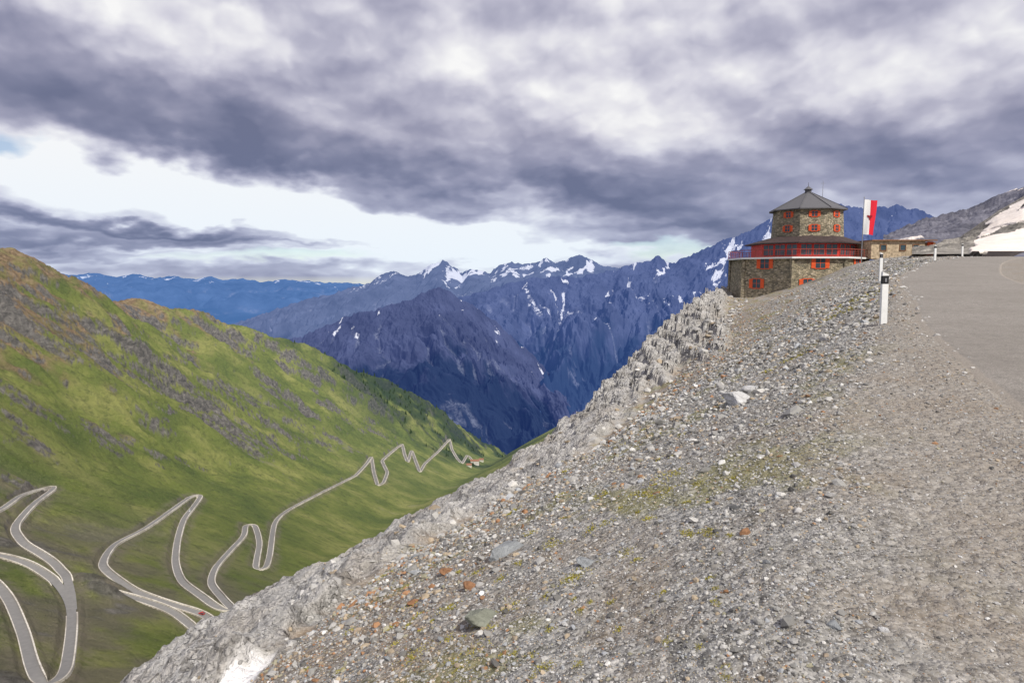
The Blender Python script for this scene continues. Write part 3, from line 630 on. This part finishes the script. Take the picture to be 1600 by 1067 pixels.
def window(parent,apo,rot,fi,off,z,w,h,shut=True,sm=m_or,ccx=0):
    a=rot+(fi+.5)*math.pi/4
    c=Vector((ccx+math.cos(a)*apo,math.sin(a)*apo,z)); t=Vector((-math.sin(a),math.cos(a),0)); c+=t*off
    wd=obj('window',pm('window',[box(w,.06,h,0)]),m_glass,parent)
    wd.location=c+Vector((math.cos(a),math.sin(a),0))*.02; wd.rotation_euler=(0,0,a+math.pi/2)
    fw=.1
    fm=pm('frame',[box(w+2*fw,.14,fw,h,),box(w+2*fw,.14,fw,-fw),box(fw,.14,h,0,-w/2-fw/2),box(fw,.14,h,0,w/2+fw/2),box(.06,.1,h,0),box(w,.09,.05,h*.5)])
    fo=obj('frame',fm,sm,wd)
    if shut:
        for s_ in (-1,1):
            so=obj('shutter',pm('shutter',[box(w*.36,.07,h,0),box(w*.3,.03,h*.04,h*.3,0,-.05),box(w*.3,.03,h*.04,h*.7,0,-.05)]),m_or,wd); so.location=(s_*(w/2+fw+w*.19),-.03,0)
c8=math.cos(math.pi/8)
for fi in range(8):
    a=(math.degrees(rt+(fi+.5)*math.pi/4)+360)%360
    if 200<a<345:
        window(hut,5.38*c8,rt,fi,0,zz(337,106),.85,.8,ccx=tcx)
        window(hut,5.53*c8,rt,fi,0,zz(363,106)+.3,.85,.9,ccx=tcx)
    a=(math.degrees(rb8+(fi+.5)*math.pi/4)+360)%360
    if 200<a<345:
        window(hut,10.26*c8,rb8,fi,.2 if a>250 else -.4,zz(419,102),1.4,1.5)
        if a<290: window(hut,10.36*c8,rb8,fi,-1.6,zz(451,102),1.3,1.4)
        for off in (-1.9,0,1.9): window(hut,7.8*c8,rb8,fi,off,zdeck+.35,1.6,1.6,False,m_red,ccx=.8)
obj('antenna',pm('antenna',[prism(6,.05,.03,ztt+.5,zap+1.6,0,cx=1.9+tcx,cy=-1),box(.7,.04,.04,zap+1.2,1.9+tcx,-1)]),m_metal,hut)

# annexe
ax=unp(1392,397,108)
an=obj('stone_annexe',None,label='low flat roofed brown stone outbuilding beside the hut',cat='outbuilding',loc=(ax[0],108,ax[2]-.8))
m_s2=simple('light_rubble_stone',(.48,.38,.26),.9,.5,2.5,.05)
obj('wall',pm('wall',[box(8.2,5,2.75,0,-.3)]),m_s2,an)
obj('timber_wall',pm('timber_wall',[box(1.7,4.6,2.5,0,4.67)]),m_wood,an)
obj('roof',pm('roof',[box(9.9,5.6,.12,2.753,.45),box(9.95,.1,.16,2.72,.45,-2.853)]),m_wood,an)
for dx in (-2.6,.4,2.4):
    wd=obj('window',pm('window',[box(.8,.08,.8,1.3,dx,-2.53)]),m_glass,an)
    obj('frame',pm('frame',[box(1,.1,.1,2.1,dx,-2.56),box(1,.1,.1,1.2,dx,-2.56),box(.1,.1,.8,1.3,dx-.45,-2.56),box(.1,.1,.8,1.3,dx+.45,-2.56)]),m_wood,wd)
obj('door',pm('door',[box(.9,.08,2,.6,4.7,-2.35)]),m_or,an)

# flag
fp=unp(1346,405,88); FZ=fp[2]-.4; ftop=unp(800,312,88)[2]
fl=obj('flag',None,label='white and red banner with eagle emblem on a tall pole',cat='flag',loc=(fp[0],88,FZ))
obj('pole',pm('pole',[prism(10,.06,.04,0,ftop-FZ+.2),prism(8,.09,.02,ftop-FZ+.2,ftop-FZ+.4),prism(6,.02,.02,ftop-FZ-.05,ftop-FZ)]),m_metal,fl)
H_=(unp(800,366,88)[2]-ftop); wF=1.6
def wave(s_,t_):
    x=.08+s_*wF*(1-.16*t_)+.03*math.sin(5*t_)*s_
    return (x,.11*math.sin(s_*6+t_*2.2)*(.4+t_), (ftop-FZ)+H_*t_-.12*s_+.03*math.sin(s_*7+t_*3))
mf,g=mat('banner_cloth'); f_=g.attr('red'); g.out(g.mix(g.m('GREATER_THAN',f_,0.0),(.85,.84,.82),(.72,.02,.04)),.8)
V=[];a_=[]
for j in range(41):
    for i in range(25): V.append(wave(i/24,j/40)); a_.append(i-11.5)
me=raw_mesh('cloth',V,grid_faces(41,25),{'red':a_}); obj('cloth',me,mf,fl)
eg=[(0,.5),(.05,.42),(.03,.36),(.12,.34),(.22,.42),(.34,.46),(.44,.4),(.5,.26),(.42,.28),(.46,.12),(.37,.17),(.38,0),(.29,.08),(.26,-.08),(.18,.02),(.1,-.1),(.2,-.22),(.16,-.3),(.07,-.22),(.1,-.4),(0,-.5)]
eg=eg+[(-x_,y_) for x_,y_ in eg[-2:0:-1]]
ev=[]
for x_,y_ in [(0,0)]+eg:
    q_=wave(.46+x_*.42,.5+(-y_)*.15); ev.append((q_[0],q_[1]-.04,q_[2]))
m_eagle=simple('eagle_red',(.3,.015,.02),.8,.2)
obj('eagle_emblem',pm('eagle_emblem',[(ev,[(0,i+1,(i+1)%len(eg)+1) for i in range(len(eg))])]),m_eagle,fl)

# delineator posts
def post(u,vb,Y,h,w=.15,lab='white roadside delineator post with black band on gravel shoulder'):
    b=unp(u,vb,Y); z=float(gh(np.array([b[0]]),np.array([float(Y)]),False)[0])-.05
    h=(b[2]+h)-z
    e=obj('delineator_post',None,label=lab,cat='road post',loc=(b[0],Y,z),group='delineator posts along the road')
    d=w*.5
    def seg(z0,z1,s1=0.0,k=1.0):
        v,f=box(w*k,d*k,z1-z0,z0); v=[(x_,y_,z_+(s1*(x_/w) if z_>z0+1e-6 else 0)) for x_,y_,z_ in v]; return v,f
    obj('body',pm('body',[seg(0,h-.205)]),m_wh,e)
    obj('black_band',pm('black_band',[seg(h-.203,h-.05,0,1.0)]),m_blk,e)
    obj('cap',pm('cap',[seg(h-.048,h,-.05,1.0)]),m_wh,e)
    obj('reflector',pm('reflector',[box(.035,.008,.07,h-.165,0,-d*.5-.006)]),m_metal,e)
    e.rotation_euler=(0,math.radians(random.uniform(-1.5,1.5)),0.05)
post(1380,505,13,.95,.12); post(1376,430,29,.93,.12); post(1461,405,50,1.0,.14); post(1504,396,62,.85,.14)

# cars + farm buildings in the valley
def car(u,v,mt,lab):
    h=hit(hz,u,v,90,3300,4000); _,k_,d_=kd.find((h.x,h.y,0)); p_=allp[k_]; q2=allp[min(k_+1,len(allp)-1)]
    e=obj('car',None,label=lab,cat='car',loc=(p_[0],p_[1],p_[2]+.15)); e.rotation_euler=(0,0,math.atan2(q2[1]-p_[1],q2[0]-p_[0])); e.scale=(.65,.65,.65)
    v_=[(-2,-.85,.35),(2,-.85,.35),(2,.85,.35),(-2,.85,.35),(-2.05,-.85,.9),(2.05,-.85,.8),(2.05,.85,.8),(-2.05,.85,.9)]
    f6=[(0,3,2,1),(4,5,6,7),(0,1,5,4),(1,2,6,5),(2,3,7,6),(3,0,4,7)]
    obj('body',pm('body',[(v_,f6)]),mt,e)
    v2=[(-1.8,-.8,.88),(1.1,-.8,.85),(1.1,.8,.85),(-1.8,.8,.88),(-1.3,-.65,1.45),(.4,-.65,1.45),(.4,.65,1.45),(-1.3,.65,1.45)]
    obj('cabin',pm('cabin',[(v2,f6)]),m_glass,e); obj('roof',pm('roof',[box(1.7,1.3,.05,1.452,-.45)]),mt,e)
    for sx in (-1.25,1.3):
        for sy in (-.8,.8):
            v3,f3=prism(12,.33,.33,-.1,.1); obj('wheel',pm('wheel',[([(sx+a_,sy+c_,.33+b_) for a_,b_,c_ in v3],f3)]),m_blk,e)
car(318,962,m_red,'small red car driving on the switchback road'); car(292,797,m_wh,'small white car on the switchback road')
m_pl=simple('pale_plaster',(.75,.71,.65),.8,.1,1); m_rr=simple('brown_tile_roof',(.3,.15,.1),.8,.2,1)
for (u,v,w,d,h,lab) in ((742,722,26,14,11,'large pale mountain hotel on the valley floor'),(752,718,14,10,7,'pale house with brown roof by the valley road'),(733,726,14,9,6,'small pale building beside the valley road')):
    q_=hit(hz,u,v+3,90,3300,4000)
    if q_ is None: continue
    e=obj('valley_house',None,label=lab,cat='house',loc=q_-Vector((0,0,3))); obj('wall',pm('wall',[box(w,d,h+3)]),m_pl,e)
    H3=h+3.02; obj('roof',pm('roof',[([(-w/2-1,-d/2-1,H3),(w/2+1,-d/2-1,H3),(w/2+1,d/2+1,H3),(-w/2-1,d/2+1,H3),(-w/2-1,0,H3+4),(w/2+1,0,H3+4)],[(0,3,2,1),(0,1,5,4),(2,3,4,5),(0,4,3),(1,2,5)])]),m_rr,e)
    for k in range(int(w//4)): obj('window',pm('window',[box(1.4,.1,1.6,6,-w/2+3+k*4,-d/2-.06)]),m_glass,e)

# ================= WORLD
SE=math.radians(48); SAZ=math.radians(142)
w=bpy.data.worlds.new('World'); bpy.context.scene.world=w; w.use_nodes=True; g=G(w.node_tree)
sky=g.n('ShaderNodeTexSky',sky_type='NISHITA',sun_disc=False,sun_elevation=SE,sun_rotation=SAZ,altitude=2700.0)
dr=g.n('ShaderNodeTexCoord').outputs['Generated']; sx=g.n('ShaderNodeSeparateXYZ',{0:dr}).outputs
az=g.m('ARCTAN2',sx[0],sx[1]); hh_=g.m('SQRT',g.m('ADD',g.m('MULTIPLY',sx[0],sx[0]),g.m('MULTIPLY',sx[1],sx[1]))); el=g.m('DIVIDE',sx[2],g.m('MAXIMUM',hh_,.02))
Pv=g.n('ShaderNodeCombineXYZ',{0:az,1:el,2:0.0}).outputs[0]
le=g.m('LOGARITHM',g.m('ADD',g.m('MAXIMUM',el,0.0),.17),2.718)
Q=g.n('ShaderNodeCombineXYZ',{0:g.m('MULTIPLY',az,1.35),1:g.m('MULTIPLY',le,.85),2:0.0}).outputs[0]
wn=g.vm('SUBTRACT',g.noise(Q,2.6,2,.5,out=1,dim='2D'),(.5,.5,.5)); Pw=g.vm('ADD',Pv,g.vm('MULTIPLY',wn,(.16,.09,0)))
wn2=g.vm('SUBTRACT',g.noise(Q,7,3,.5,out=1,dim='2D'),(.5,.5,.5)); Pw=g.vm('ADD',Pw,g.vm('MULTIPLY',wn2,(.09,.06,0)))
wn3=g.vm('SUBTRACT',g.noise(Q,24,4,.5,out=1,dim='2D'),(.5,.5,.5)); Pw=g.vm('ADD',Pw,g.vm('MULTIPLY',wn3,(.024,.018,0)))
def azel(u,v):
    d=unp(u,v,1.0); return math.atan2(d[0],1),d[2]/math.hypot(d[0],1)
blobs=[
 (60,115,330,85,-8,-.22),(330,195,340,65,-18,-.22),(470,245,230,45,-8,-.20),(560,160,300,80,-15,-.02),(130,30,260,60,-5,.26),(280,20,200,55,-10,.18),
 (800,240,330,60,-5,-.10),(1050,275,420,50,-2,-.18),(1350,250,420,65,0,-.16),(1000,320,260,32,-6,-.22),(1560,130,160,140,0,.02),
 (1100,60,600,90,0,.12),(1350,100,280,80,0,.14),(850,100,260,70,-10,.12),(620,40,150,50,0,-.04),(950,210,140,40,20,.08),(650,140,110,40,20,.12),
 (120,270,360,60,-12,.34),(0,240,180,50,0,.10),(420,325,330,50,-10,.30),(680,335,310,54,-4,.36),(760,370,280,44,0,.26),(560,400,340,30,0,.28),(330,420,420,18,0,.20),
 (980,368,190,24,0,-.44),(900,350,60,30,0,-.1),(1080,408,220,18,0,.26),(1160,350,120,25,0,-.12),(1340,300,200,30,0,-.06),
 (150,350,260,11,-2,-.26),(320,372,300,10,-3,-.28),(90,378,200,10,0,-.24),(60,335,150,9,-6,-.20),(470,392,240,9,-2,-.26),(640,350,60,10,0,-.12),(250,408,300,8,0,-.20),(560,372,120,8,-3,-.18),(750,318,120,16,-10,-.26),(620,300,110,14,-6,-.14),(330,300,140,12,-12,-.14)]
S=None
for (u,v,ru,rv,an_,am) in blobs:
    a0,e0=azel(u,v)
    t1=g.vm('SUBTRACT',Pw,(a0,e0,0)); r=g.n('ShaderNodeVectorRotate',{'Vector':t1,'Angle':-math.radians(an_)},rotation_type='Z_AXIS').outputs[0] if an_ else t1
    l=g.n('ShaderNodeVectorMath',{0:g.vm('MULTIPLY',r,(F_/ru,F_/rv,0))},operation='LENGTH').outputs['Value']
    mr_=g.n('ShaderNodeMapRange',{'Value':l,'From Min':1.35,'From Max':.4,'To Min':0.0,'To Max':am},interpolation_type='SMOOTHSTEP').outputs[0]
    S=mr_ if S is None else g.m('ADD',S,mr_)
Qw=g.vm('ADD',Q,g.vm('ADD',g.vm('MULTIPLY',wn2,(.06,.06,0)),g.vm('MULTIPLY',wn3,(.022,.022,0))))
def puff(off,sc,det):
    nd=g.n('ShaderNodeTexVoronoi',{'Vector':g.vm('ADD',Qw,off),'Scale':sc,'Detail':det,'Roughness':.42,'Lacunarity':2.2,'Smoothness':.7},voronoi_dimensions='2D',feature='SMOOTH_F1',normalize=True)
    return g.m('SUBTRACT',1.0,nd.outputs['Distance'])
V1=puff((0,0,0),4.2,3.0); V2=puff((.012,.03,0),4.2,3.0)
N1=g.noise(Q,2.2,6,.45,0.0,dim='2D'); N1b=g.noise(g.vm('ADD',Q,(.025,.06,0)),2.2,6,.45,0.0,dim='2D')
em=g.m('ADD',g.m('MULTIPLY',g.m('SUBTRACT',V1,V2),1.2),g.m('MULTIPLY',g.m('SUBTRACT',N1,N1b),.9))
B=g.m('ADD',g.m('ADD',.615,S),g.m('ADD',g.m('MULTIPLY',g.m('SUBTRACT',N1,.5),.42),g.m('ADD',em,g.m('MULTIPLY',g.m('SUBTRACT',V1,.72),.48))))
cl=g.ramp(B,[(.02,(.155,.17,.27)),(.22,(.225,.235,.345)),(.40,(.335,.335,.45)),(.58,(.48,.475,.585)),(.76,(.69,.68,.76)),(1.05,(.96,.955,.95))])
bt_=g.n('ShaderNodeMapRange',{'Value':el,'From Min':.2,'From Max':.02,'To Min':0.0,'To Max':.6}).outputs[0]
cl=g.mix(bt_,cl,g.mix(1.0,cl,(.79,.93,1.08),'MULTIPLY'))
def gap(u,v,k):
    a0,e0=azel(u,v); hl=g.n('ShaderNodeVectorMath',{0:g.vm('MULTIPLY',g.vm('SUBTRACT',Pw,(a0,e0,0)),k)},operation='LENGTH').outputs['Value']
    return g.ramp(hl,[(.4,.25),(1,.97)])
hole=g.m('MINIMUM',gap(8,212,(22,50,0)),g.m('MINIMUM',gap(430,415,(7,70,0)),gap(1010,395,(14,70,0))))
lowfade=g.n('ShaderNodeMapRange',{'Value':el,'From Min':-.02,'From Max':.0,'To Min':0.0,'To Max':1.0}).outputs[0]
b1=g.n('ShaderNodeBackground',{'Color':sky.outputs[0],'Strength':.1}).outputs[0]
b2=g.n('ShaderNodeBackground',{'Color':cl,'Strength':1.0}).outputs[0]
g.n('ShaderNodeOutputWorld',{0:g.n('ShaderNodeMixShader',{0:g.m('MULTIPLY',hole,lowfade),1:b1,2:b2}).outputs[0]})
sl=bpy.data.lights.new('sun','SUN'); sl.energy=4.0; sl.angle=math.radians(2.5); sl.color=(1,.95,.86)
so=bpy.data.objects.new('sun',sl); COL.objects.link(so)
d=Vector((math.sin(SAZ)*math.cos(SE),math.cos(SAZ)*math.cos(SE),math.sin(SE))); so.rotation_euler=d.to_track_quat('Z','Y').to_euler()
sc=bpy.context.scene; sc.view_settings.view_transform='Standard'; sc.view_settings.look='None'; sc.view_settings.exposure=0
